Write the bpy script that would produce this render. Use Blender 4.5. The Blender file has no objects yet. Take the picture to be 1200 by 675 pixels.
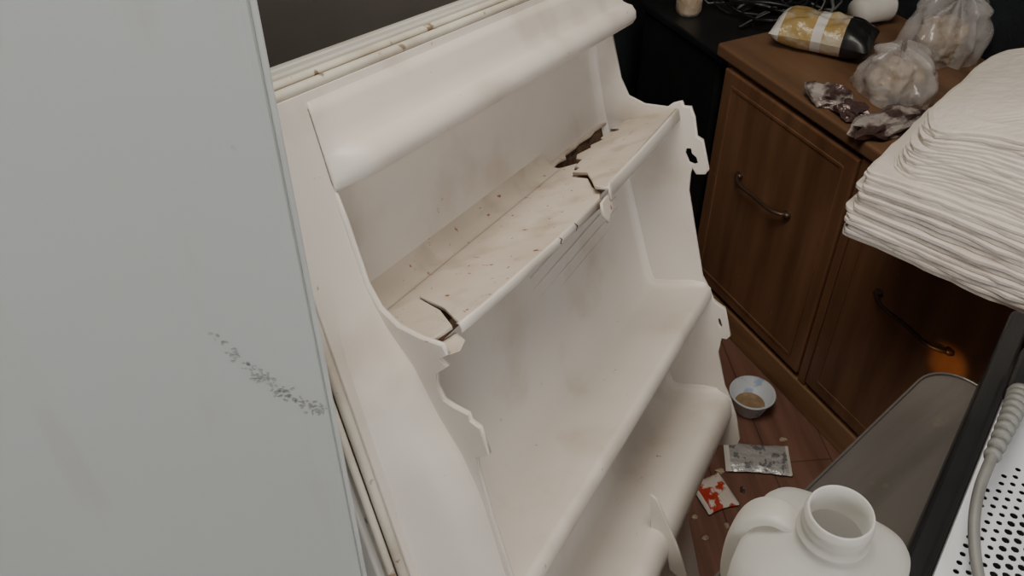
import bpy, bmesh, math, random
from mathutils import Vector, Matrix, noise
random.seed(7)
S = bpy.context.scene
COL = S.collection

# ------------------------------------------------------------ materials
def mat(name, col, rough=.5, metal=0., col2=None, scale=6., lo=.45, hi=.7, spots=None, spot_scale=60., spot_t=.72,
        bump=0., bump_scale=40., trans=0., alpha=1., stretch=(1,1,1), spec=.5, detail=6., spot_soft=.04, stain=None, stain_scale=3., stain_t=.55, stain_amt=.5, stain_stretch=(1,1,1), translucent=0.):
    m = bpy.data.materials.new(name); m.use_nodes = True
    nt = m.node_tree; N = nt.nodes; L = nt.links
    b = N['Principled BSDF']
    b.inputs['Roughness'].default_value = rough
    b.inputs['Metallic'].default_value = metal
    b.inputs['Specular IOR Level'].default_value = spec
    b.inputs['Transmission Weight'].default_value = trans
    b.inputs['Alpha'].default_value = alpha
    tc = N.new('ShaderNodeTexCoord'); mp = N.new('ShaderNodeMapping')
    mp.inputs['Scale'].default_value = stretch
    L.new(tc.outputs['Object'], mp.inputs['Vector'])
    c1 = (*col, 1); c2 = (*(col2 or [c*.88 for c in col]), 1)
    nz = N.new('ShaderNodeTexNoise'); nz.inputs['Scale'].default_value = scale; nz.inputs['Detail'].default_value = detail
    L.new(mp.outputs[0], nz.inputs['Vector'])
    r = N.new('ShaderNodeValToRGB'); r.color_ramp.elements[0].position = lo; r.color_ramp.elements[1].position = hi
    r.color_ramp.elements[0].color = c1; r.color_ramp.elements[1].color = c2
    L.new(nz.outputs['Fac'], r.inputs[0])
    out = r.outputs[0]
    def layer(out, colr, sc, t, soft, amt, stt):
        mp2 = N.new('ShaderNodeMapping'); mp2.inputs['Scale'].default_value = stt; L.new(tc.outputs['Object'], mp2.inputs[0])
        n2 = N.new('ShaderNodeTexNoise'); n2.inputs['Scale'].default_value = sc; n2.inputs['Detail'].default_value = 4
        L.new(mp2.outputs[0], n2.inputs['Vector'])
        r2 = N.new('ShaderNodeValToRGB'); r2.color_ramp.elements[0].position = t; r2.color_ramp.elements[1].position = t+soft
        r2.color_ramp.elements[0].color = (0,0,0,1)
        r2.color_ramp.elements[1].color = (amt,amt,amt,1)
        L.new(n2.outputs['Fac'], r2.inputs[0])
        mx = N.new('ShaderNodeMix'); mx.data_type = 'RGBA'
        L.new(r2.outputs[0], mx.inputs[0]); L.new(out, mx.inputs[6]); mx.inputs[7].default_value = (*colr, 1)
        return mx.outputs[2]
    if stain: out = layer(out, stain, stain_scale, stain_t, .2, stain_amt, stain_stretch)
    if spots: out = layer(out, spots, spot_scale, spot_t, spot_soft, 1., (1,1,1))
    L.new(out, b.inputs['Base Color'])
    if bump:
        n3 = N.new('ShaderNodeTexNoise'); n3.inputs['Scale'].default_value = bump_scale; n3.inputs['Detail'].default_value = 4
        L.new(mp.outputs[0], n3.inputs['Vector'])
        bp = N.new('ShaderNodeBump'); bp.inputs['Strength'].default_value = bump; bp.inputs['Distance'].default_value = .01
        L.new(n3.outputs['Fac'], bp.inputs['Height']); L.new(bp.outputs[0], b.inputs['Normal'])
    if translucent:
        tb = N.new('ShaderNodeBsdfTranslucent'); L.new(out, tb.inputs['Color'])
        ms = N.new('ShaderNodeMixShader'); ms.inputs[0].default_value = translucent
        L.new(b.outputs[0], ms.inputs[1]); L.new(tb.outputs[0], ms.inputs[2]); L.new(ms.outputs[0], N['Material Output'].inputs[0])
    return m

M_liner = mat('liner_plastic', (.60,.55,.49), .46, col2=(.53,.475,.41), scale=5, spots=(.30,.20,.13), spot_scale=90, spot_t=.725, stain=(.40,.32,.24), stain_scale=10, stain_t=.55, stain_amt=.5)
M_shelf = mat('shelf_plastic', (.53,.465,.39), .46, col2=(.44,.375,.30), scale=9, spots=(.24,.07,.045), spot_scale=110, spot_t=.665, stain=(.28,.20,.13), stain_scale=24, stain_t=.52, stain_amt=.5)
M_gask = mat('gasket_rubber', (.52,.48,.40), .6, col2=(.36,.31,.24), scale=14, spots=(.2,.14,.09), spot_scale=50, spot_t=.66)
M_foam = mat('foam_core', (.12,.065,.03), .95, col2=(.045,.025,.014), scale=50, bump=.6, bump_scale=120)
M_body = mat('door_enamel', (.52,.50,.45), .4, col2=(.42,.39,.33), scale=8)
M_fr = mat('fridge_side_enamel', (.475,.50,.475), .5, col2=(.435,.455,.43), scale=3, lo=.35, hi=.8, spots=(.34,.26,.18), spot_scale=26, spot_t=.735,
           stain=(.38,.32,.25), stain_scale=7, stain_t=.57, stain_amt=.45, stain_stretch=(4,4,.7))
M_fr2 = mat('fridge_trim_enamel', (.50,.51,.48), .35, col2=(.42,.42,.39), scale=10)
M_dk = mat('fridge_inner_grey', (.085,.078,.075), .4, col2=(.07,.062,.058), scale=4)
M_grey = mat('metal_locker_grey', (.15,.135,.125), .3, col2=(.11,.10,.093), scale=3)
M_wood = mat('cabinet_wood', (.235,.118,.060), .42, col2=(.13,.062,.031), scale=6, stretch=(4,4,.45), lo=.3, hi=.72, spots=(.34,.2,.12), spot_scale=45, spot_t=.73)
M_wood2 = mat('cabinet_top_wood', (.22,.12,.064), .45, col2=(.13,.066,.034), scale=5, stretch=(.6,4,3), lo=.3, hi=.75)
M_base = mat('cabinet_plinth_wood', (.30,.17,.085), .45, col2=(.18,.095,.045), scale=8, stretch=(.5,3,3))
M_brz = mat('handle_bronze', (.12,.08,.055), .4, metal=.6)
M_curt = mat('curtain_cloth', (.008,.012,.014), .9, col2=(.013,.018,.02), scale=20, bump=.3, bump_scale=200)
M_black = mat('black_plastic', (.014,.014,.015), .35, col2=(.022,.022,.022))
M_paper = mat('paper', (.70,.635,.56), .85, col2=(.61,.54,.465), scale=10, bump=.25, bump_scale=60, spots=(.45,.34,.24), spot_scale=18, spot_t=.745)
M_wall = mat('wall_paint', (.30,.27,.23), .85, col2=(.25,.22,.19), scale=3, bump=.1)
M_ceil = mat('ceiling_paint', (.55,.53,.5), .9, bump=.1)
M_tray = mat('tray_metal', (.155,.14,.125), .3, metal=.35, col2=(.11,.098,.086), scale=3, stretch=(1,6,1), spots=(.36,.23,.11), spot_scale=14, spot_t=.66, spot_soft=.15, bump=.1, bump_scale=12)
M_white = mat('appliance_enamel', (.66,.67,.69), .35, col2=(.60,.61,.63), scale=8)
M_cable = mat('cable_rubber', (.20,.20,.185), .5, col2=(.14,.14,.13), scale=20)
M_jug = mat('jug_plastic', (.86,.85,.81), .3, col2=(.80,.79,.74), scale=12, alpha=.84, translucent=.5)
M_silver = mat('foil_print', (.56,.55,.53), .3, metal=.35, col2=(.25,.25,.26), scale=55, lo=.55, hi=.6, bump=.5, bump_scale=50)
M_red = mat('sachet_red', (.5,.05,.025), .35, col2=(.72,.64,.56), scale=38, lo=.47, hi=.52, bump=.4, bump_scale=50)
M_yel = mat('pasta_bag', (.42,.29,.11), .25, col2=(.53,.45,.33), scale=12, lo=.48, hi=.56, bump=.4, bump_scale=50)
M_bread = mat('bread', (.42,.31,.2), .8, col2=(.58,.48,.36), scale=30, bump=.5, bump_scale=60)
M_clear = mat('clear_film', (.78,.73,.70), .12, alpha=.34, col2=(.9,.87,.84), scale=25, bump=.6, bump_scale=18, spec=1.)
M_foil = mat('torn_wrapper', (.10,.06,.055), .25, metal=.2, col2=(.5,.44,.4), scale=22, lo=.50, hi=.58, bump=.6, bump_scale=40)
M_bowl = mat('bowl_plastic', (.60,.63,.66), .4, col2=(.34,.42,.57), scale=30, lo=.57, hi=.64)
M_food = mat('dried_food', (.25,.16,.08), .8, col2=(.38,.27,.16), scale=30, bump=.5)
M_white2 = mat('white_card', (.68,.64,.58), .7)
M_scuff = mat('scuff_grime', (.33,.33,.31), .8, col2=(.40,.41,.385), scale=90)
M_crack = mat('crack_dark', (.03,.02,.015), .9)
M_table = mat('table_laminate', (.2,.15,.1), .5)

def floor_mat():
    m = bpy.data.materials.new('floor_laminate'); m.use_nodes = True
    N = m.node_tree.nodes; L = m.node_tree.links; b = N['Principled BSDF']
    tc = N.new('ShaderNodeTexCoord'); mp = N.new('ShaderNodeMapping'); mp.inputs['Rotation'].default_value = (0,0,math.radians(20))
    L.new(tc.outputs['Object'], mp.inputs[0])
    br = N.new('ShaderNodeTexBrick'); br.inputs['Scale'].default_value = 1.0
    br.inputs['Color1'].default_value = (.25,.125,.088,1); br.inputs['Color2'].default_value = (.20,.098,.07,1)
    br.inputs['Mortar'].default_value = (.10,.05,.038,1); br.inputs['Mortar Size'].default_value = .0015
    br.inputs['Brick Width'].default_value = 1.2; br.inputs['Row Height'].default_value = .14
    L.new(mp.outputs[0], br.inputs['Vector'])
    mp2 = N.new('ShaderNodeMapping'); mp2.inputs['Scale'].default_value = (2,30,1); L.new(mp.outputs[0], mp2.inputs[0])
    nz = N.new('ShaderNodeTexNoise'); nz.inputs['Scale'].default_value = 1.5; nz.inputs['Detail'].default_value = 8
    L.new(mp2.outputs[0], nz.inputs['Vector'])
    mx = N.new('ShaderNodeMix'); mx.data_type = 'RGBA'; mx.blend_type = 'MULTIPLY'; mx.inputs[0].default_value = .7
    r = N.new('ShaderNodeValToRGB'); r.color_ramp.elements[0].color = (.5,.46,.43,1); r.color_ramp.elements[1].color = (1,1,1,1)
    r.color_ramp.elements[0].position = .3; r.color_ramp.elements[1].position = .6
    L.new(nz.outputs['Fac'], r.inputs[0]); L.new(br.outputs['Color'], mx.inputs[6]); L.new(r.outputs[0], mx.inputs[7])
    L.new(mx.outputs[2], b.inputs['Base Color']); b.inputs['Roughness'].default_value = .42
    return m
M_floor = floor_mat()

# ------------------------------------------------------------ mesh helpers
def add(name, verts, faces, m, parent=None, M=None, smooth=False, mods=()):
    me = bpy.data.meshes.new(name); me.from_pydata([tuple(v) for v in verts], [], faces); me.validate()
    bm = bmesh.new(); bm.from_mesh(me); bmesh.ops.recalc_face_normals(bm, faces=bm.faces); bm.to_mesh(me); bm.free()
    o = bpy.data.objects.new(name, me); COL.objects.link(o); me.materials.append(m)
    if smooth:
        for p in me.polygons: p.use_smooth = True
    if parent: o.parent = parent
    if M is not None: o.matrix_local = M
    for t, kw in mods:
        md = o.modifiers.new(t.lower(), t)
        for k, v in kw.items(): setattr(md, k, v)
    return o
def bev(w, s=2): return ('BEVEL', dict(width=w, segments=s, limit_method='ANGLE'))
def empty(name, M=None):
    o = bpy.data.objects.new(name, None); COL.objects.link(o); o.empty_display_size = .05
    if M is not None: o.matrix_world = M
    return o
def boxv(x0,x1,y0,y1,z0,z1):
    v = [(x,y,z) for z in (z0,z1) for y in (y0,y1) for x in (x0,x1)]
    f = [(0,2,3,1),(4,5,7,6),(0,1,5,4),(2,6,7,3),(0,4,6,2),(1,3,7,5)]
    return v, f
def box(name, x0,x1,y0,y1,z0,z1, m, parent=None, M=None, b=.003, seg=2):
    v, f = boxv(x0,x1,y0,y1,z0,z1)
    return add(name, v, f, m, parent, M, smooth=False, mods=[bev(b,seg)] if b else [])
def frame(X, Y, Z, o):
    return Matrix(((X[0],Y[0],Z[0],o[0]),(X[1],Y[1],Z[1],o[1]),(X[2],Y[2],Z[2],o[2]),(0,0,0,1)))
def tube(name, pts, r, m, parent=None, res=6, cyc=False, bez=True):
    cu = bpy.data.curves.new(name, 'CURVE'); cu.dimensions = '3D'; cu.bevel_depth = r; cu.bevel_resolution = 3; cu.resolution_u = res
    cu.use_fill_caps = True
    if bez:
        sp = cu.splines.new('BEZIER'); sp.bezier_points.add(len(pts)-1)
        for bp, p in zip(sp.bezier_points, pts):
            bp.co = p; bp.handle_left_type = bp.handle_right_type = 'AUTO'
    else:
        sp = cu.splines.new('POLY'); sp.points.add(len(pts)-1)
        for q, p in zip(sp.points, pts): q.co = (*p, 1)
    sp.use_cyclic_u = cyc
    o = bpy.data.objects.new(name, cu); COL.objects.link(o); cu.materials.append(m)
    dg = bpy.context.evaluated_depsgraph_get()
    me = bpy.data.meshes.new_from_object(o.evaluated_get(dg))
    bpy.data.objects.remove(o)
    for p in me.polygons: p.use_smooth = True
    o = bpy.data.objects.new(name, me); COL.objects.link(o)
    if not me.materials: me.materials.append(m)
    if parent: o.parent = parent
    return o
def plate(name, loops, half, fn, m, parent=None, bevel=.0006):
    cu = bpy.data.curves.new(name, 'CURVE'); cu.dimensions = '2D'; cu.fill_mode = 'BOTH'; cu.extrude = half
    cu.bevel_depth = bevel; cu.bevel_resolution = 1
    for lp in loops:
        sp = cu.splines.new('POLY'); sp.points.add(len(lp)-1)
        for q, p in zip(sp.points, lp): q.co = (p[0], p[1], 0, 1)
        sp.use_cyclic_u = True
    o = bpy.data.objects.new(name, cu); COL.objects.link(o)
    dg = bpy.context.evaluated_depsgraph_get()
    me = bpy.data.meshes.new_from_object(o.evaluated_get(dg))
    bpy.data.objects.remove(o)
    for v in me.vertices: v.co = fn(*v.co)
    bm = bmesh.new(); bm.from_mesh(me); bmesh.ops.remove_doubles(bm, verts=bm.verts, dist=1e-5)
    bmesh.ops.recalc_face_normals(bm, faces=bm.faces); bm.to_mesh(me); bm.free()
    me.materials.clear(); me.materials.append(m)
    o = bpy.data.objects.new(name, me); COL.objects.link(o)
    if parent: o.parent = parent
    return o
def lathe(name, prof, m, parent=None, loc=(0,0,0), n=40, smooth=True):
    v = []; f = []
    for r, z in prof:
        for i in range(n):
            a = 2*math.pi*i/n; v.append((r*math.cos(a)+loc[0], r*math.sin(a)+loc[1], z+loc[2]))
    for j in range(len(prof)-1):
        for i in range(n):
            f.append((j*n+i, j*n+(i+1)%n, (j+1)*n+(i+1)%n, (j+1)*n+i))
    return add(name, v, f, m, parent, smooth=smooth)
def crumple(name, loc, sc, m, seed=0, amp=.35, freq=2.2, parent=None, rotz=0., sub=5, smooth=True):
    bm = bmesh.new(); bmesh.ops.create_icosphere(bm, subdivisions=sub, radius=1)
    off = Vector((seed*7.3, seed*3.1, seed*1.7))
    for v in bm.verts:
        p = v.co.copy()
        k = 1 + amp*noise.noise(p*freq+off) + amp*.5*(1-abs(noise.noise(p*freq*2.2+off))*2)*.6 + amp*.3*noise.noise(p*freq*5+off)
        v.co = p*k
        if v.co.z < -.6: v.co.z = -.6 - .02*noise.noise(p*9)
    mz = min(v.co.z for v in bm.verts)
    me = bpy.data.meshes.new(name)
    R = Matrix.Rotation(rotz, 3, 'Z')
    for v in bm.verts:
        q = Vector((v.co.x*sc[0], v.co.y*sc[1], (v.co.z-mz)*sc[2])); v.co = R@q + Vector(loc)
    bm.to_mesh(me); bm.free()
    for p in me.polygons: p.use_smooth = smooth
    me.materials.append(m)
    o = bpy.data.objects.new(name, me); COL.objects.link(o)
    if parent: o.parent = parent
    return o
def film(name, loc, R_, Hh, m, seed, parent, rotz=0., lobes=7):
    V=[];Fc=[];nr,na=22,96
    for j in range(nr+1):
        t=j/nr
        if t<.55: z=t/.55*.62; r=1-(t/.55)**3*.25
        else:
            s=(t-.55)/.45; r=.75*(1-s)**.8+.10; z=.62+.30*s**.6
        for i in range(na):
            a=2*math.pi*i/na
            f=1+(.05+.16*t)*math.sin(a*lobes+2.5*noise.noise(Vector((t*3,a,seed))))+.22*noise.noise(Vector((math.cos(a)*1.6,math.sin(a)*1.6,t*2+seed)))+.07*noise.noise(Vector((math.cos(a)*6,math.sin(a)*6,t*7+seed)))
            V.append((r*f*math.cos(a)*R_[0]+.25*R_[0]*max(0,t-.5), r*f*math.sin(a)*R_[1], z*Hh*(1+.35*noise.noise(Vector((math.cos(a)*2,math.sin(a)*2,seed+t))))))
    for j in range(nr):
        for i in range(na): Fc.append((j*na+i,j*na+(i+1)%na,(j+1)*na+(i+1)%na,(j+1)*na+i))
    return add(name,V,Fc,m,parent,Matrix.Translation(loc)@Matrix.Rotation(rotz,4,'Z'),smooth=True)

# ------------------------------------------------------------ camera
H = 1.6; F = 1050.
th = math.atan(1225/1050)
cam = bpy.data.cameras.new('camera'); co = bpy.data.objects.new('camera', cam); COL.objects.link(co)
co.location = (0,0,H); co.rotation_euler = (th,0,0)
cam.sensor_fit = 'HORIZONTAL'; cam.sensor_width = 36; cam.lens = 36*F/1200; cam.clip_start = .02
S.camera = co
ct, st = math.cos(th), math.sin(th)
def camvec(x,y,z): return Vector((x, y*ct - z*st, y*st + z*ct))

# ------------------------------------------------------------ room
q = Vector((.901,.434,0)).normalized(); c = Vector((q.y,-q.x,0)); Zv = Vector((0,0,1))
RM = frame(c, q, Zv, (0,0,0))
X0, X1, Y0, Y1, HH = -2.0, 1.7, -1.6, 1.73, 2.5
def rbox(n,a,b,c_,d,e,f_,m,bv=0): return box(n,a,b,c_,d,e,f_,m,None,RM,bv)
rbox('floor', X0-.1,X1+.1,Y0-.1,Y1+.1,-.1,0,M_floor)
rbox('ceiling', X0-.1,X1+.1,Y0-.1,Y1+.1,HH,HH+.1,M_ceil)
rbox('wall_right', X0-.1,X1+.1,Y1,Y1+.1,0,HH,M_wall)
rbox('wall_left', X0-.1,X1+.1,Y0-.1,Y0,0,HH,M_wall)
rbox('wall_back', X0-.1,X0,Y0,Y1,0,HH,M_wall)
rbox('wall_front', X1,X1+.1,Y0,Y1,0,HH,M_wall)
rbox('baseboard_back', X0,X0+.015,Y0,Y1-.02,0,.08,M_base,.003)
rbox('baseboard_left', X0+.02,X1,Y0,Y0+.015,0,.08,M_base,.003)
def emis(n, col, s):
    m = bpy.data.materials.new(n); m.use_nodes = True; N = m.node_tree.nodes
    b = N['Principled BSDF']; b.inputs['Emission Color'].default_value = (*col,1); b.inputs['Emission Strength'].default_value = s
    b.inputs['Base Color'].default_value = (.8,.8,.8,1); return m
W = empty('added_window_1', RM)  # unseen window, added on this wall to light the scene from behind the camera
wy0,wy1 = -.75,.75
box('pane', X1-.012,X1-.006,wy0,wy1,1.15,2.2,emis('added_window_glow',(.95,.97,1),3.),W,b=0)
for n,a in (('jamb_a',(X1-.04,X1-.001,wy0-.06,wy0,1.09,2.26)),('jamb_b',(X1-.04,X1-.001,wy1,wy1+.06,1.09,2.26)),('rail_a',(X1-.04,X1-.001,wy0,wy1,1.09,1.15)),
            ('rail_b',(X1-.04,X1-.001,wy0,wy1,2.2,2.26)),('mullion',(X1-.04,X1-.013,-.02,.02,1.15,2.2))):
    box(n,*a,M_white2,W)
def area(n, loc, target, sx, sy, power, col):
    l = bpy.data.lights.new(n,'AREA'); l.shape='RECTANGLE'; l.size=sx; l.size_y=sy; l.energy=power; l.color=col
    o = bpy.data.objects.new(n,l); COL.objects.link(o); o.location = loc
    o.rotation_euler = (Vector(target)-Vector(loc)).to_track_quat('-Z','Y').to_euler(); return o
wl = RM @ Vector((X1-.06, .0, 1.68))
area('added_window_light', wl, (0,.6,1.0), 1.4,1.0, 20, (.99,.985,1))  # area light that goes with the added window
CL = empty('added_ceiling_lamp', Matrix.Translation((.05,.62,0)))  # unseen lamp, added as ceiling fill to brighten the shelf tops
lathe('shade', [(.0,2.44),(.16,2.445),(.18,2.47),(.17,2.5)], emis('added_lamp_glass',(1,.93,.82),1.5), CL)
area('ceiling_fill_light', (.05,.62,2.42), (.2,.7,0), .8,.8, 22, (1,.93,.83))

def curtain(name, x, y0, y1, z0, z1, amp, swap=False):
    v=[]; f=[]; n=110
    for j in range(6):
        z = z0+(z1-z0)*j/5
        for i in range(n):
            t=i/(n-1); a=x+amp*math.sin(t*60)+amp*.35*math.sin(t*23+j*.4); b_=y0+(y1-y0)*t
            v.append((b_,a,z) if swap else (a,b_,z))
    for j in range(5):
        for i in range(n-1): f.append((j*n+i,j*n+i+1,(j+1)*n+i+1,(j+1)*n+i))
    return add(name, v, f, M_curt, None, RM, True, [('SOLIDIFY',dict(thickness=.002))])
curtain('curtain', -1.95, -1.2, 1.6, .03, 2.3, .022)
curtain('curtain', 1.712, -1.85, .2, .03, 2.3, .007, True)

# ------------------------------------------------------------ refrigerator (open shell, at left)
E = Vector((-.1,.33,0)); p = Vector((.948,.318,0)).normalized(); g = Vector((-p.y,p.x,0))
FM = frame(p, g, Zv, E)
FR = empty('refrigerator', FM)
D = .78
box('side_near', -D,0,0,.03,.02,1.8, M_fr, FR, b=.004)
box('side_far', -D,-.01,.58,.61,.02,1.8, M_fr, FR, b=.004)
box('top_cap', -D,0,.0301,.5799,1.74,1.8, M_fr2, FR)
box('bottom_tray', -D,-.03,.0301,.5799,.02,.12, M_dk, FR)
box('inner_back', -D,-.45,.0301,.5799,.1201,1.7399, M_dk, FR, b=0)
box('inner_liner_near', -.449,-.02,.0302,.034,.1201,1.7399, M_dk, FR, b=0)
box('inner_liner_far', -.449,-.02,.575,.5799,.1201,1.7399, M_dk, FR, b=0)
for i,(a,b_) in enumerate(((-.06,.06),(-.06,.55),(-D+.06,.06),(-D+.06,.55))):
    lathe('foot_%d'%i, [(0,0),(.02,0),(.02,.02),(0,.02)], M_black, FR, (a,b_,0), 16)
box('trim_edge', .0,.003,.003,.027,.03,1.79, M_fr2, FR, b=.001)
box('hinge_pin', .001,.007,.010,.020,1.462,1.468, M_fr2, FR, b=.001)
def blobs(name, pts, m, parent, fn):
    v=[];f=[]
    for (x,z,r,e,an) in pts:
        k=len(v); n=9
        for i in range(n):
            a=2*math.pi*i/n; rr=r*(.6+.7*random.random())
            dx=rr*e*math.cos(a); dz=rr*math.sin(a)
            v.append(fn(x+dx*math.cos(an)-dz*math.sin(an), z+dx*math.sin(an)+dz*math.cos(an)))
        f.append(tuple(range(k,k+n)))
    return add(name, v, f, m, parent)
def pix_on_panel(u,v):
    d = camvec((u-600)/F, (337.5-v)/F, -1); nrm = -g
    t = (E - Vector((0,0,H))).dot(nrm)/d.dot(nrm); P = Vector((0,0,H))+d*t
    r = P-E; return r.dot(p), P.z
sc=[]
a0=pix_on_panel(255,395); a1=pix_on_panel(378,482)
for i in range(150):
    t=random.random()**.8
    sc.append((a0[0]+(a1[0]-a0[0])*t+random.gauss(0,.0016), a0[1]+(a1[1]-a0[1])*t - .009*math.sin(t*3.1)+random.gauss(0,.0024), random.uniform(.0003,.0009), 1.5, random.uniform(-1.6,.2)))
blobs('scuff', sc, M_scuff, FR, lambda x,z:(x,-.0006,z))

GL = empty('metal_locker')
box('locker_body', -.62,.10,1.36,1.72,.03,1.55, M_grey, GL, b=.006)
box('locker_door', -.61,.09,1.345,1.359,.05,1.53, M_grey, GL, b=.003)
box('locker_plinth', -.60,.08,1.38,1.70,0,.03, M_black, GL, b=.002)
tube('locker_handle', [(.05,1.345,.72),(.05,1.32,.73),(.05,1.32,.83),(.05,1.345,.84)], .005, M_brz, GL)

# ------------------------------------------------------------ detached refrigerator door (leaning)
e1 = camvec(.437,.427,-.791).normalized(); e2 = camvec(.2356,-.904,-.356); e2 = (e2-e1*e2.dot(e1)).normalized()
nn = e1.cross(-e2).normalized()
L0 = Vector((0,0,H)) + camvec(-.054,-.040,-.67)
DM = frame(e1, -e2, nn, L0)
DR = empty('refrigerator_door', DM)
def P3(u,v,w): return (u,-v,w)
WD = .61
VB = 1.04
prof = [(-.19,-.052,0,0),(-.180,-.050,0,0),(-.165,-.0475,0,0),(-.153,-.045,0,0),(-.1490,-.040,0,0),(-.146,-.034,0,0),(-.139,-.031,0,0),(-.132,-.032,0,0),(-.127,-.037,0,0),(-.1245,-.05,0,0),
 (-.121,-.085,.5,.5),(-.112,-.1,0,1),(-.08,-.104,0,1),(-.03,-.107,0,1),(.02,-.107,0,1),(.03,-.1,0,1),(.05,-.093,0,1),(.09,-.091,0,1),(.13,-.090,0,1),(.17,-.089,0,1),(.205,-.088,0,1),
 (.224,-.086,-.3,1),(.233,-.081,-.7,.7),(.238,-.072,-1,.3),(.240,-.05,-1,0),(.241,-.02,-1,0),(.241,-.002,-.6,0),(.242,.001,0,0),(.2445,.003,0,0),(.256,.003,0,0),(.260,.001,0,0),
 (.262,-.02,0,0),(.266,-.06,0,0),(.274,-.083,0,.4),(.29,-.09,0,1),(.34,-.091,0,1),(.38,-.089,0,1),(.396,-.086,-.4,.9),(.405,-.078,-.8,.6),(.409,-.062,-1,0),(.410,-.03,-1,0),
 (.411,-.012,-.7,0),(.4130,-.004,0,0),(.4175,.001,0,0),(.426,.004,0,0),(.438,.004,0,0),(.449,.002,0,0),(.456,-.003,0,0),(.460,-.012,0,0),(.466,-.04,0,0),(.477,-.085,0,0),(.488,-.098,0,0),(.7,-.099,0,0),(VB,-.099,0,0)]
R0=.013
us=[-.001,.0015,.003,.006,.009,.013,.022,.030,.040,.055]+[.055+(WD-.11)*i/12 for i in range(1,12)]+[WD-.055,WD-.04,WD-.030,WD-.022,WD-.013,WD-.009,WD-.006,WD-.003,WD-.0015,WD]
V=[];Fc=[]
for u in us:
    d=max(0,min(u,WD-u)); lift=0
    if d<R0: lift=R0-math.sqrt(max(0,R0*R0-(R0-d)**2))
    dl=max(0,u); rf = 1 if dl>.03 else math.sin(dl/.03*math.pi/2) if dl>0 else 0
    for j,(v,w,lv,lw) in enumerate(prof):
        if j in range(1,10): w=-.052+(w+.052)*rf
        V.append(P3(u,v+lv*lift,w+lw*lift))
n=len(prof)
for i in range(len(us)-1):
    for j in range(n-1): Fc.append((i*n+j,(i+1)*n+j,(i+1)*n+j+1,i*n+j+1))
add('liner', V, Fc, M_liner, DR, smooth=True, mods=[('SOLIDIFY',dict(thickness=.002,offset=-1))])
for i in range(9):
    v=.05+i*.014
    tube('rib_%d'%i, [P3(.30,v+.006,-.0905),P3(.45,v,-.0898),P3(.57,v-.004,-.0905)], .0022, M_liner, DR)
# shelf 1 (broken)
pA = [(0,-.09),(.05,-.096),(.418,-.096),(.425,-.084),(.436,-.070),(.412,-.064),(.40,-.052),(.385,-.056),(.372,-.03),(.34,-.012),(.318,.006),(.30,.012),(.2,.010),(.1,.006),(.05,.003),(.03,.001),(.055,-.028),(.080,-.068),(.075,-.068),(.050,-.030),(.023,-.003),(0,-.008)]
plate('shelf_top_broken_a', [pA], .0012, lambda x,y,z:P3(x,0-z,y), M_shelf, DR)
pB = [(.440,-.063),(.448,-.074),(.468,-.082),(.49,-.072),(.503,-.078),(.522,-.068),(.532,-.076),(.548,-.074),(.556,-.060),(.566,-.064),(.574,-.078),(.585,-.068),(.606,-.072),(.608,.004),(.56,.006),(.5,.010),(.42,.014),(.36,.016),(.322,.016),(.305,.022),(.315,.004),(.345,-.012),(.376,-.030),(.388,-.053),(.402,-.050),(.415,-.061)]
plate('shelf_top_broken_b', [pB], .0012, lambda x,y,z:P3(x,-.003-.006*(y+.07)/.08-z,y), M_shelf, DR)
pT = [(.425,-.1055),(.425,-.095),(.44,-.097),(.455,-.092),(.47,-.100),(.50,-.099),(.52,-.102),(.55,-.098),(.575,-.102),(.607,-.098),(.607,-.1055)]
plate('shelf_torn_edge', [pT], .0012, lambda x,y,z:P3(x,-.004-z,y), M_shelf, DR)
V=[];Fc=[];arc=[(-.030,-.1065),(-.018,-.1045),(-.009,-.100),(-.003,-.095),(-.0012,-.088),(-.0015,-.084)]
ks=[0,.05,.15,.25,.35,.415,.424]
for u in ks:
    for (v,w) in arc: V.append(P3(u,v-.0008,w))
for i in range(len(ks)-1):
    for j in range(5): Fc.append((i*6+j,(i+1)*6+j,(i+1)*6+j+1,i*6+j+1))
add('shelf_fillet', V, Fc, M_shelf, DR, smooth=True)
def lip(name, pts, dv, h):
    V=[];Fc=[];sec=[(-.0008,-.003),(-.0014,.0002),(-.0006,.0014),(.001,.0018),(h,.0016),(h+.0006,.0008),(h,-.0002),(.001,-.0002)]
    for (u,w) in pts:
        for (a,b_) in sec: V.append(P3(u,a+dv,w+b_))
    m=len(sec)
    for i in range(len(pts)-1):
        for j in range(m): Fc.append((i*m+j,(i+1)*m+j,(i+1)*m+(j+1)%m,i*m+(j+1)%m))
    Fc.append(tuple(range(m))); Fc.append(tuple(range((len(pts)-1)*m,len(pts)*m)))
    add(name,V,Fc,M_liner,DR,smooth=True)
lip('shelf_lip_a', [(.028,.001),(.05,.003),(.1,.006),(.2,.010),(.30,.012)], 0, .007)
lip('shelf_lip_b', [(.306,.021),(.32,.017),(.36,.016),(.42,.014),(.5,.010),(.56,.006),(.608,.003)], -.0100, .013)
box('foam_core', .425,.607,-.026,-.016,-.104,-.045, M_foam, DR, b=0)
box('foam_core_back', .425,.607,-.026,.002,-.1065,-.1035, M_foam, DR, b=0)
box('foam_core_mid', .33,.4249,-.026,-.016,-.10,-.03, M_foam, DR, b=0)
box('foam_core_left', .0,.10,-.022,-.012,-.10,-.03, M_foam, DR, b=0)
plate('broken_flap', [[(.288,-.002),(.306,-.004),(.312,.010),(.302,.014),(.294,.020),(.286,.010)]], .0010, lambda x,y,z:P3(x,y+.002,.019+z), M_shelf, DR)
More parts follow.
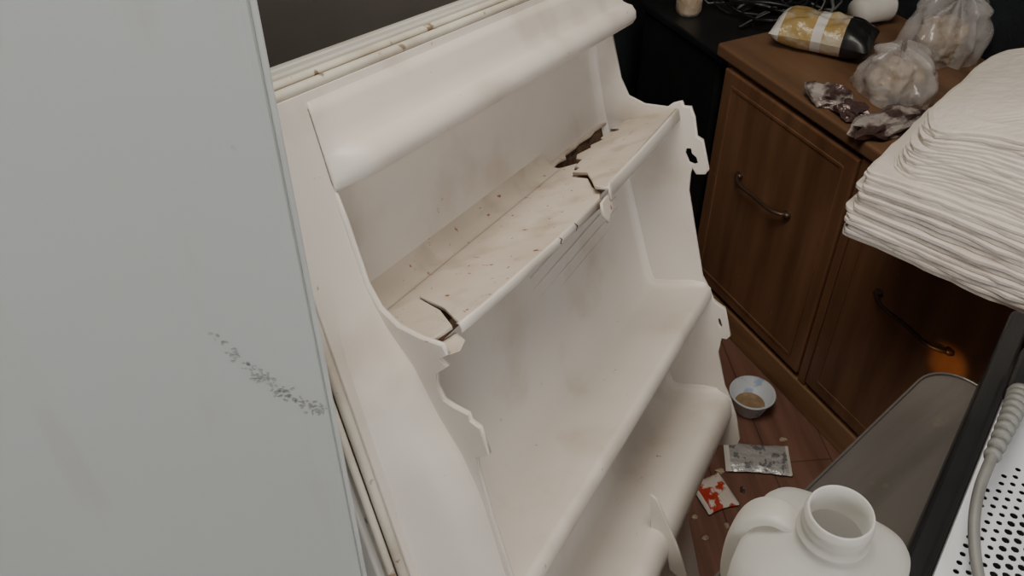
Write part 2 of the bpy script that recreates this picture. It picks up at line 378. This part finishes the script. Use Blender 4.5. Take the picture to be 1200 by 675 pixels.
cheekL = [(-.128,-.110),(-.128,-.052),(-.10,-.050),(-.05,-.049),(-.03,-.044),(-.014,-.032),(-.004,-.014),(.002,.003),(.010,.005),(.013,-.003),(.020,.002),(.026,-.010),(.036,-.013),(.050,-.011),(.056,-.003),(.062,.008),(.068,.008),(.074,.015),(.098,.016),(.101,.004),(.112,.002),(.16,.001),(.24,.003),(.262,.005),(.30,.001),(.38,.001),(.41,.003),(.44,.008),(.49,.009),(.505,.0),(.512,-.02),(.518,-.05),(.518,-.110)]
plate('cheek_left', [cheekL], .001, lambda x,y,z:P3(z,x,y), M_liner, DR)
cheekR = [(-.128,-.110),(-.128,-.066),(-.06,-.066),(-.036,-.060),(-.022,-.04),(-.014,-.010),(-.018,-.002),(-.019,.008),(-.011,.010),(-.009,.019),(.004,.021),(.03,.020),(.036,.027),(.074,.028),(.079,.023),(.078,.013),(.068,.009),(.078,.004),(.10,-.002),(.16,-.003),(.225,-.004),(.238,.0),(.252,.004),(.264,.006),(.270,.011),(.278,.020),(.318,.021),(.323,.015),(.321,.008),(.332,.004),(.345,-.001),(.40,.0),(.42,.005),(.45,.009),(.49,.009),(.500,.004),(.503,-.03),(.490,-.085),(.488,-.110)]
h1=[(.042,.005),(.048,.002),(.062,.005),(.066,.012),(.064,.018),(.056,.017),(.050,.012),(.043,.012)]
h2=[(.290,.008),(.30,.007),(.305,.009),(.304,.013),(.291,.012)]
plate('cheek_right', [cheekR,h1,h2], .0018, lambda x,y,z:P3(WD+z,x,y), M_liner, DR)
def rim(name, pts, du):
    V=[];Fc=[]
    for (v,w) in pts: V.append(P3(WD,v,w)); V.append(P3(WD+du,v+.002,w-.003))
    for i in range(len(pts)-1): Fc.append((2*i,2*i+2,2*i+3,2*i+1))
    add(name,V,Fc,M_liner,DR,mods=[('SOLIDIFY',dict(thickness=.002))])
rim('lug_rim_upper', cheekR[7:17], .012)
rim('lug_rim_lower', cheekR[23:30], .012)
def base_w(v):
    ks=[(-.2,-.052),(-.10,-.051),(-.05,-.050),(-.02,-.044),(.02,-.028),(.06,-.020),(.10,-.008),(.14,-.002),(.40,.0),(.45,.003),(.49,.002),(.51,-.02),(.53,-.052),(2,-.052)]
    for (a,x),(b_,y) in zip(ks,ks[1:]):
        if v<=b_: return x+(y-x)*(v-a)/(b_-a)
edge=[(-.19,-.052),(-.15,-.052)]+cheekL[1:31]+[(.53,-.052)]
dense=[]
for (a,b_) in zip(edge,edge[1:]):
    m=max(1,int(abs(b_[0]-a[0])/.012))
    for k in range(m): t=k/m; dense.append((a[0]+(b_[0]-a[0])*t,a[1]+(b_[1]-a[1])*t))
dense.append(edge[-1])
def strip(name, sts):
    V=[];Fc=[];m=len(sts(0,0))
    for (v,w) in dense:
        bw=min(w,base_w(v))
        for fu,ww in sts(w,bw): V.append(P3(-.0012-fu,v,ww))
    for i in range(len(dense)-1):
        for j in range(m-1): Fc.append((i*m+j,(i+1)*m+j,(i+1)*m+j+1,i*m+j+1))
    return add(name,V,Fc,M_liner,DR,smooth=name!='skirt_rim')
strip('skirt_rim', lambda w,b_: ((0,w),(.0026,w),(.0028,b_-.001)))
strip('skirt_left', lambda w,b_: ((.0027,b_),(.010,b_-.0005),(.030,b_+(-.052-b_)*.45),(.044,b_+(-.052-b_)*.92),(.047,-.052)))
def rr(x0,x1,y0,y1,r=.02,n=6):
    pts=[]
    for cx,cy,a in ((x1-r,y1-r,0),(x0+r,y1-r,90),(x0+r,y0+r,180),(x1-r,y0+r,270)):
        for i in range(n+1):
            t=math.radians(a+90*i/n); pts.append((cx+r*math.cos(t),cy+r*math.sin(t)))
    return pts
fl=[(WD+.003,.186),(WD+.003,.196)]+[(-.056+.02-.02*math.sin(t*math.pi/12),.196-.02+.02*math.cos(t*math.pi/12)) for t in range(0,7)]+[(-.056,-.56),(-.003,-.56),(-.003,.186)]
plate('flange', [fl], .0015, lambda x,y,z:(x,y,-.0535+z), M_liner, DR)
for k,(o_,w_,r_) in enumerate(((.060,-.056,.0042),(.066,-.062,.0036),(.0610,-.068,.0045))):
    T=.140+o_
    pts=[(WD+.002,T,w_)]+[(-o_+.02-.02*math.sin(t*math.pi/12),T-.02+.02*math.cos(t*math.pi/12),w_) for t in range(7)]+[(-o_,-.56,w_)]
    tube('gasket_%d'%k, pts, r_, M_gask, DR, bez=False)
ox0,ox1,oy0,oy1=-.070,WD+.004,-VB-.022,.212
plate('door_shell', [rr(ox0,ox1,oy0,oy1,.012), rr(ox0+.012,ox1-.004,oy0+.012,oy1-.012,.004)], .011, lambda x,y,z:(x,y,-.111+z), M_body, DR, bevel=.001)
box('door_side_left', ox0,ox0+.012,-.57,oy1,-.1,-.072, M_body, DR, b=.002)
box('door_side_top', ox0,ox1,oy1-.012,oy1,-.1,-.072, M_body, DR, b=.002)
plate('door_outer_skin', [rr(ox0,ox1,oy0,oy1,.012)], .0015, lambda x,y,z:(x,y,-.122+z), M_body, DR, bevel=.001)
box('lower_inner_face', ox0+.01,ox1-.003,-VB-.01,-.53,-.106,-.1005, M_body, DR, b=0)
plate('divider_fin', [[(.362,-.002),(.368,.004),(.43,.016),(.474,.022),(.482,.014),(.470,.002),(.455,.003),(.430,.0045),(.418,.001),(.411,-.010)]], .0016, lambda x,y,z:P3(.30+z,x,y), M_liner, DR)
def crackline(name, pts, w0=.0008):
    V=[];Fc=[]
    for i,(a,b_,c_) in enumerate(pts):
        k=w0*(1-abs(2*i/(len(pts)-1)-1)*.7)
        V.append((a-k,-b_,c_)); V.append((a+k,-b_,c_+k))
    for i in range(len(pts)-1): Fc.append((2*i,2*i+2,2*i+3,2*i+1))
    add(name,V,Fc,M_crack,DR)
crackline('crack_a', [(.200,-.0012,.011),(.202,.002,.0125),(.198,.0045,.0125),(.201,.0065,.0122)])
crackline('crack_b', [(.235,-.0012,.012),(.237,.003,.0135),(.232,.0065,.0135)])
crackline('crack_c', [(.43,-.0016,-.084),(.405,-.0016,-.078),(.39,-.0016,-.07),(.375,-.0016,-.071)],.0005)
crackline('crack_d', [(.37,-.0016,-.03),(.34,-.0016,-.05),(.33,-.0016,-.075)],.0004)
plate('torn_corner', [[(.002,-.006),(.03,-.002),(.026,.006),(.012,.009),(.004,.006)]], .0010, lambda x,y,z:P3(x,.010+y*.5,y-.004+z), M_shelf, DR)

# ------------------------------------------------------------ cabinet
CM = frame(c, q, Zv, (.473,1.855,0))
CB = empty('wooden_cabinet', CM)
CL_, CD = 1.55, .46
box('carcass', 0,CL_,.012,CD,.06,.69, M_wood, CB)
box('top', -.015,CL_+.015,-.012,CD,.69,.72, M_wood2, CB, b=.006, seg=3)
box('plinth', .01,CL_-.01,-.004,CD-.02,0,.075, M_base, CB, b=.004)
def cdoor(i,a,b_):
    box('door_%d'%i, a,b_,-.008,.0115,.095,.675, M_wood, CB, b=.004)
    plate('door_%d_moulding'%i, [rr(a+.03,b_-.03,.125,.645,.004,2), rr(a+.036,b_-.036,.131,.639,.003,2)], .0012, lambda x,y,z:(x,-.0085+z,y), M_wood, CB)
cdoor(1,.02,.445); cdoor(2,.475,.93); cdoor(3,.945,1.40)
box('stile', .449,.471,-.004,.0115,.08,.688, M_wood, CB, b=.002)
def handle(i,a,b_,z):
    tube('handle_%d'%i, [(a,-.010,z),(a+.008,-.026,z),((a+b_)/2,-.032,z-.003),(b_-.008,-.026,z),(b_,-.010,z)], .0045, M_brz, CB)
    for k,x in enumerate((a,b_)): lathe('handle_%d_rose_%d'%(i,k), [(0,-.004),(.010,-.004),(.008,.004),(0,.004)], M_brz, CB, (x,-.012,z), 16)
handle(1,.135,.305,.46); handle(2,.585,.765,.455); handle(3,1.1,1.27,.455)

SB = empty('storage_crate', CM)
box('crate_body', -.36,-.03,.02,.42,0,.66, M_black, SB, b=.01)
box('crate_rim', -.37,-.022,.01,.43,.66,.68, M_black, SB, b=.005)
for i in range(13):
    pts=[(-.17+random.uniform(-.12,.14), .19+random.uniform(-.07,.2), .69+random.uniform(0,.07)) for _ in range(6)]
    tube('wire_%d'%i, pts, random.choice((.002,.003,.004)), random.choice((M_black,M_black,M_black,M_cable,M_cable)), SB)
JR = empty('glass_jar', CM)
lathe('jar_body', [(0,0),(.028,0),(.032,.01),(.032,.055),(.024,.068),(.024,.08),(0,.08)], M_bread, JR, (-.25,.075,.681), 24)
lathe('jar_lid', [(0,.08),(.027,.08),(.027,.096),(0,.096)], M_white2, JR, (-.25,.075,.681), 24)

def pillow(name, loc, L,Wd,Hh, ang, mats, bands, seed, parent=None, tilt=0.):
    V=[];Fc=[];mi=[];nx,ny=40,22
    for side in (1,-1):
        for j in range(ny+1):
            for i in range(nx+1):
                a=i/nx*2-1; b_=j/ny*2-1
                pf=max(0,(1-abs(a)**5))**.6*max(0,(1-abs(b_)**3))**.6
                z=Hh*.5+side*Hh*.5*pf*(1+(.25 if side>0 else .0)*noise.noise(Vector((a*3,b_*3,seed+side))))
                wv=1-.10*(1-abs(a))+.05*noise.noise(Vector((a*4,seed,0)))
                V.append((a*L/2,b_*Wd/2*wv,z))
    k=(nx+1)*(ny+1)
    for o in (0,k):
        for j in range(ny):
            for i in range(nx):
                a=o+j*(nx+1)+i; Fc.append((a,a+1,a+nx+2,a+nx+1)); x=i/nx
                mi.append(next(m_ for lim,m_ in bands if x<=lim))
    ob=add(name,V,Fc,mats[0],parent,Matrix.Translation(loc)@Matrix.Rotation(ang,4,'Z')@Matrix.Rotation(tilt,4,'X'),smooth=True)
    for m_ in mats[1:]: ob.data.materials.append(m_)
    for pl,m_ in zip(ob.data.polygons,mi): pl.material_index=m_
    return ob
PB = empty('pasta_bag')
pillow('bag_body', (.675,1.83,.7215), .21,.125,.075, -.50, [M_yel,M_white2,M_black], [(.08,1),(.40,0),(.50,1),(.70,0),(1,2)], 3, PB)
BB = empty('bread_bag')
crumple('bread_piece', (.768,1.622,.724), (.055,.042,.044), M_bread, 8, .25, 2, BB, rotz=.3)
film('film', (.768,1.622,.722), (.080,.064), .105, M_clear, 9, BB, rotz=2.2)
CBG = empty('clear_plastic_bag')
film('bag_film', (.925,1.81,.722), (.088,.08), .14, M_clear, 12.5, CBG, rotz=.6, lobes=9)
crumple('bag_contents', (.925,1.81,.723), (.045,.05,.045), M_bread, 13, .4, 2, CBG)
WRP = empty('torn_wrapper')
crumple('wrapper_fold', (.712,1.490,.7215), (.080,.030,.020), M_foil, 15, .6, 1.8, WRP, rotz=.5, smooth=False, sub=3)
crumple('wrapper_fold_b', (.628,1.590,.7215), (.040,.026,.022), M_foil, 16, .6, 1.8, WRP, rotz=-.5, smooth=False, sub=3)
crumple('wrapper_fold_c', (.660,1.535,.7215), (.035,.022,.016), M_foil, 17, .6, 1.8, WRP, rotz=-.9, smooth=False, sub=3)
crumple('paper_scraps', (.975,1.655,.7215), (.035,.028,.030), M_white2, 18, .6, 1.8, None, rotz=.5, smooth=False, sub=3)
PC = empty('paper_cup', Matrix.Translation((.815,1.955,.760)) @ Matrix.Rotation(.5,4,'Z') @ Matrix.Rotation(math.radians(90),4,'Y') )
lathe('cup_wall', [(.0,-.045),(.028,-.045),(.036,.04),(.038,.042),(.035,.04),(.027,-.042),(0,-.042)], M_white2, PC, n=28)

# ------------------------------------------------------------ stack of folded paper
sa = Vector((.67,.74,0)).normalized(); sb = Vector((sa.y,-sa.x,0))
SM = frame(sb, sa, Zv, (.525,1.150,.7265))
ST = empty('paper_stack', SM)
def sheet(V,Fc,x0,x1,y0,y1,z,h,r,seed,dome):
    base=rr(x0,x1,y0,y1,r,5)
    pts=[]
    for i in range(len(base)):
        a=base[i]; b_=base[(i+1)%len(base)]; L=math.hypot(b_[0]-a[0],b_[1]-a[1]); m=max(1,int(L/.02))
        for k in range(m): pts.append((a[0]+(b_[0]-a[0])*k/m,a[1]+(b_[1]-a[1])*k/m))
    cx,cy=(x0+x1)/2,(y0+y1)/2; N_=len(pts); k0=len(V)
    def zz(x,y):
        dx=max(0,.16-(x-x0)); return -dome*(dx/.16)**2 - dome*.5*(max(0,.1-(y-y0))/.1)**2 + .004*noise.noise(Vector((x*7,y*7,seed*.15)))
    for ins,hz in [(.004,0.),( .0,.25),(.0,.8),(.006,1.0)]:
        for (x,y) in pts:
            j=.005*noise.noise(Vector((x*25,y*25,seed*3.1)))+.003*noise.noise(Vector((x*90,y*90,seed)))
            d=Vector((x-cx,y-cy)); l=d.length; f=(l-ins+j)/l
            X,Y=cx+d.x*f,cy+d.y*f; V.append((X,Y,z+h*hz+zz(X,Y)))
    for f0 in (.85,.6,.3):
        for (x,y) in pts:
            X,Y=cx+(x-cx)*f0,cy+(y-cy)*f0; V.append((X,Y,z+h+zz(X,Y)))
    V.append((cx,cy,z+h)); C=len(V)-1; nr=7
    for r_ in range(nr-1):
        for i in range(N_): Fc.append((k0+r_*N_+i,k0+r_*N_+(i+1)%N_,k0+(r_+1)*N_+(i+1)%N_,k0+(r_+1)*N_+i))
    for i in range(N_): Fc.append((k0+(nr-1)*N_+i,k0+(nr-1)*N_+(i+1)%N_,C))
V=[];Fc=[]; z=0
for i in range(15):
    h=random.uniform(.007,.0105); sh=.0 if i<9 else (i-8)*.002
    sheet(V,Fc, sh+random.uniform(-.006,.006), .60, random.uniform(-.006,.006)+sh*.6, .345+random.uniform(-.006,.006), z, h, .014, i, .010*max(0,(i-6))/10)
    z+=h*.98
for i in range(18):
    h=random.uniform(.0055,.008); sh=.026+i*.0014
    sheet(V,Fc, sh+random.uniform(-.004,.004), .60, .014+i*.0016, .35+random.uniform(-.005,.005), z, h, .05, 40+i, .020+.0010*i)
    z+=h*.96
add('sheets', V, Fc, M_paper, ST, smooth=False)

# ------------------------------------------------------------ side table with tray, jug, heater
tv = Vector((.74,.673,0)).normalized(); mv = Vector((tv.y,-tv.x,0))
TM = frame(tv, -mv, Zv, (.235,.558,0))
TB = empty('side_table', TM)
box('table_top', -.30,.44,-.62,-.03,.665,.695, M_table, TB)
for i,(a,b_) in enumerate(((-.27,-.07),(.40,-.07),(-.27,-.58),(.40,-.58))): box('leg_%d'%i, a-.02,a+.02,b_-.02,b_+.02,0,.665, M_table, TB)
TR = empty('baking_tray', TM)
plate('tray_base', [rr(-.28,.49,-.5,0,.05,8)], .001, lambda x,y,z:(x,y,.6975+z), M_tray, TR)
tube('tray_rim', [(x,y,.7005) for x,y in rr(-.28,.49,-.5,0,.05,8)], .002, M_tray, TR, cyc=True, bez=False)

JX,JY,ZT=.297,.482,.7
JM = Matrix.Translation((JX,JY,ZT)) @ Matrix.Rotation(math.radians(-32),4,'Z')
JG = empty('plastic_jug', JM)
def superloop(z,hx,hy,n_=2.,N_=64):
    o=[]
    for i in range(N_):
        a=2*math.pi*i/N_; C_,S_=math.cos(a),math.sin(a)
        o.append((math.copysign(hx*abs(C_)**(2/n_),C_), math.copysign(hy*abs(S_)**(2/n_),S_), z))
    return o
lev=[(.000,.064,.056,4),(.004,.071,.064,4),(.02,.076,.069,4.6),(.128,.076,.069,4.6),(.143,.075,.068,4.4),(.153,.071,.065,4.0),(.161,.062,.058,3.4),(.168,.050,.049,2.8),(.174,.042,.042,2.3),(.179,.0345,.0345,2),(.186,.0305,.0305,2),
     (.190,.0340,.0340,2),(.193,.0340,.0340,2),(.195,.0305,.0305,2),(.200,.0303,.0303,2),(.202,.0318,.0318,2),(.204,.0303,.0303,2),(.210,.0303,.0303,2),(.212,.0318,.0318,2),(.214,.0303,.0303,2),(.2195,.0300,.0300,2),(.222,.0290,.0290,2),(.221,.0276,.0276,2),(.205,.0275,.0275,2),(.186,.0278,.0278,2)]
V=[];Fc=[];N_=64
for (z,hx,hy,k) in lev: V+=superloop(z,hx,hy,k,N_)
for j in range(len(lev)-1):
    for i in range(N_): Fc.append((j*N_+i,j*N_+(i+1)%N_,(j+1)*N_+(i+1)%N_,(j+1)*N_+i))
Fc.append(tuple(range(N_)))
add('jug_body', V, Fc, M_jug, JG, smooth=True)
hp=[(-.030,.166,.010),(-.036,.176,.013),(-.046,.182,.015),(-.058,.180,.016),(-.070,.170,.017),(-.079,.152,.018),(-.083,.13,.018),(-.083,.10,.018),(-.080,.06,.017),(-.070,.045,.014)]
V=[];Fc=[];m=16
for i,(x,z,wd) in enumerate(hp):
    a=hp[max(0,i-1)]; b_=hp[min(len(hp)-1,i+1)]; T=Vector((b_[0]-a[0],b_[1]-a[1])).normalized(); Nn=Vector((-T.y,T.x))
    for k in range(m):
        t=2*math.pi*k/m; cs,sn=math.cos(t),math.sin(t)
        V.append((x+Nn.x*.008*math.copysign(abs(sn)**.7,sn), wd*math.copysign(abs(cs)**.5,cs), z+Nn.y*.008*math.copysign(abs(sn)**.7,sn)))
for i in range(len(hp)-1):
    for k in range(m): Fc.append((i*m+k,i*m+(k+1)%m,(i+1)*m+(k+1)%m,(i+1)*m+k))
Fc.append(tuple(range(m))); Fc.append(tuple(range((len(hp)-1)*m,len(hp)*m)))
add('jug_handle', V, Fc, M_jug, JG, smooth=True, mods=[('SUBSURF',dict(levels=1,render_levels=2))])

# heater / perforated appliance
hv = Vector((.581,.814,0)).normalized(); hr = Vector((hv.y,-hv.x,0))
HM = frame(hv, -hr, Zv, (.424,.547,.70))
HT = empty('space_heater', HM)
box('frame_bar', -.30,.47,-.030,0,.005,.070, M_black, HT, b=.010, seg=4)
box('frame_bar_far', .36,.47,-.40,-.031,.005,.078, M_black, HT, b=.012, seg=4)
box('lower_body', -.30,.359,-.40,-.031,.004,.045, M_black, HT, b=.004)
outer=[(-.30,-.400),(.358,-.400),(.358,-.032),(-.30,-.032)]
holes=[]
for i in range(-22,28):
    for j in range(0,30):
        x=i*.0125+(j%2)*.00625; y=-.048-j*.0108
        e_=((x-.035)/.21)**2+((y+.19)/.155)**2
        if e_<1:
            r=.0044 if e_<.6 else .0034
            holes.append([(x+r*math.cos(t*math.pi/4),y+r*math.sin(t*math.pi/4)) for t in range(8)])
plate('perforated_grille', [outer]+holes, .001, lambda x,y,z:(x,y,.080+z), M_white, HT, bevel=0)
box('side_skirt', -.30,.358,-.0335,-.0305,.060,.0815, M_white, HT, b=.001)
box('side_skirt_far', -.30,.358,-.405,-.401,.005,.080, M_white, HT, b=.001)
CB2 = empty('power_cable')
cp=[(.640,.770,.795),(.602,.725,.812),(.560,.670,.832),(.518,.616,.835),(.485,.565,.822),(.470,.520,.808),(.462,.47,.800),(.455,.40,.797),(.46,.33,.797)]
tube('cord', cp, .0060, M_cable, CB2, res=12)
for i in range(10):
    t=i/9; a=Vector(cp[1]); b_=Vector(cp[3]); pm=Vector(cp[2])
    P_=(a*(1-t)**2+ (pm*2-(a+b_)*.5)*2*t*(1-t)+b_*t*t); dr=((b_-a)).normalized()
    R=dr.to_track_quat('Z','Y').to_matrix().to_4x4(); R.translation=P_
    rr_=.0135-.0050*t
    o=lathe('relief_ring_%d'%i, [(0,-.0042),(rr_,-.0042),(rr_+.0008,0),(rr_,.0042),(0,.0042)], M_cable, CB2, n=20); o.matrix_local=R
box('plug_block', -.005,.09,-.04,.012,.082,.112, M_black, CB2, M=frame(hv,-hr,Zv,(.605,.735,.70)), b=.01, seg=3)

sp = bpy.data.lights.new('added_glint_spot','SPOT'); sp.energy=5.; sp.color=(1,.5,.18); sp.spot_size=math.radians(13); sp.spot_blend=1.; sp.shadow_soft_size=.01  # added floating spot with no fitting, puts a warm glint on the cabinet door
so = bpy.data.objects.new('added_glint_spot',sp); COL.objects.link(so); so.location=(.45,.95,.60)
so.rotation_euler=(Vector((.808,1.16,.417))-so.location).to_track_quat('-Z','Y').to_euler()

# ------------------------------------------------------------ floor litter
BW = empty('plastic_bowl', Matrix.Translation((.560,1.425,0)))
lathe('bowl_shell', [(0,.001),(.030,.001),(.034,.006),(.050,.055),(.054,.057),(.053,.060),(.048,.058),(.031,.009),(0,.008)], M_bowl, BW)
lathe('bowl_contents', [(0,.024),(.02,.023),(.035,.021)], M_food, BW)
pillow('silver_sachet', (.548,1.272,.001), .145,.085,.014, -.10, [M_silver,M_white2], [(.07,1),(.93,0),(1,1)], 1)
pillow('red_sachet', (.435,1.178,.001), .075,.09,.014, .35, [M_red,M_white2], [(.08,1),(.92,0),(1,1)], 4)
for i,(x,y) in enumerate(((.40,1.07),(.45,1.10),(.385,1.12),(.50,1.19),(.46,1.24),(.62,1.33))):
    crumple('food_crumbs', (x,y,.0), (random.uniform(.004,.010),random.uniform(.004,.008),.005), random.choice((M_bread,M_foil)), 31+i, .8, 3, None, sub=2, smooth=False)
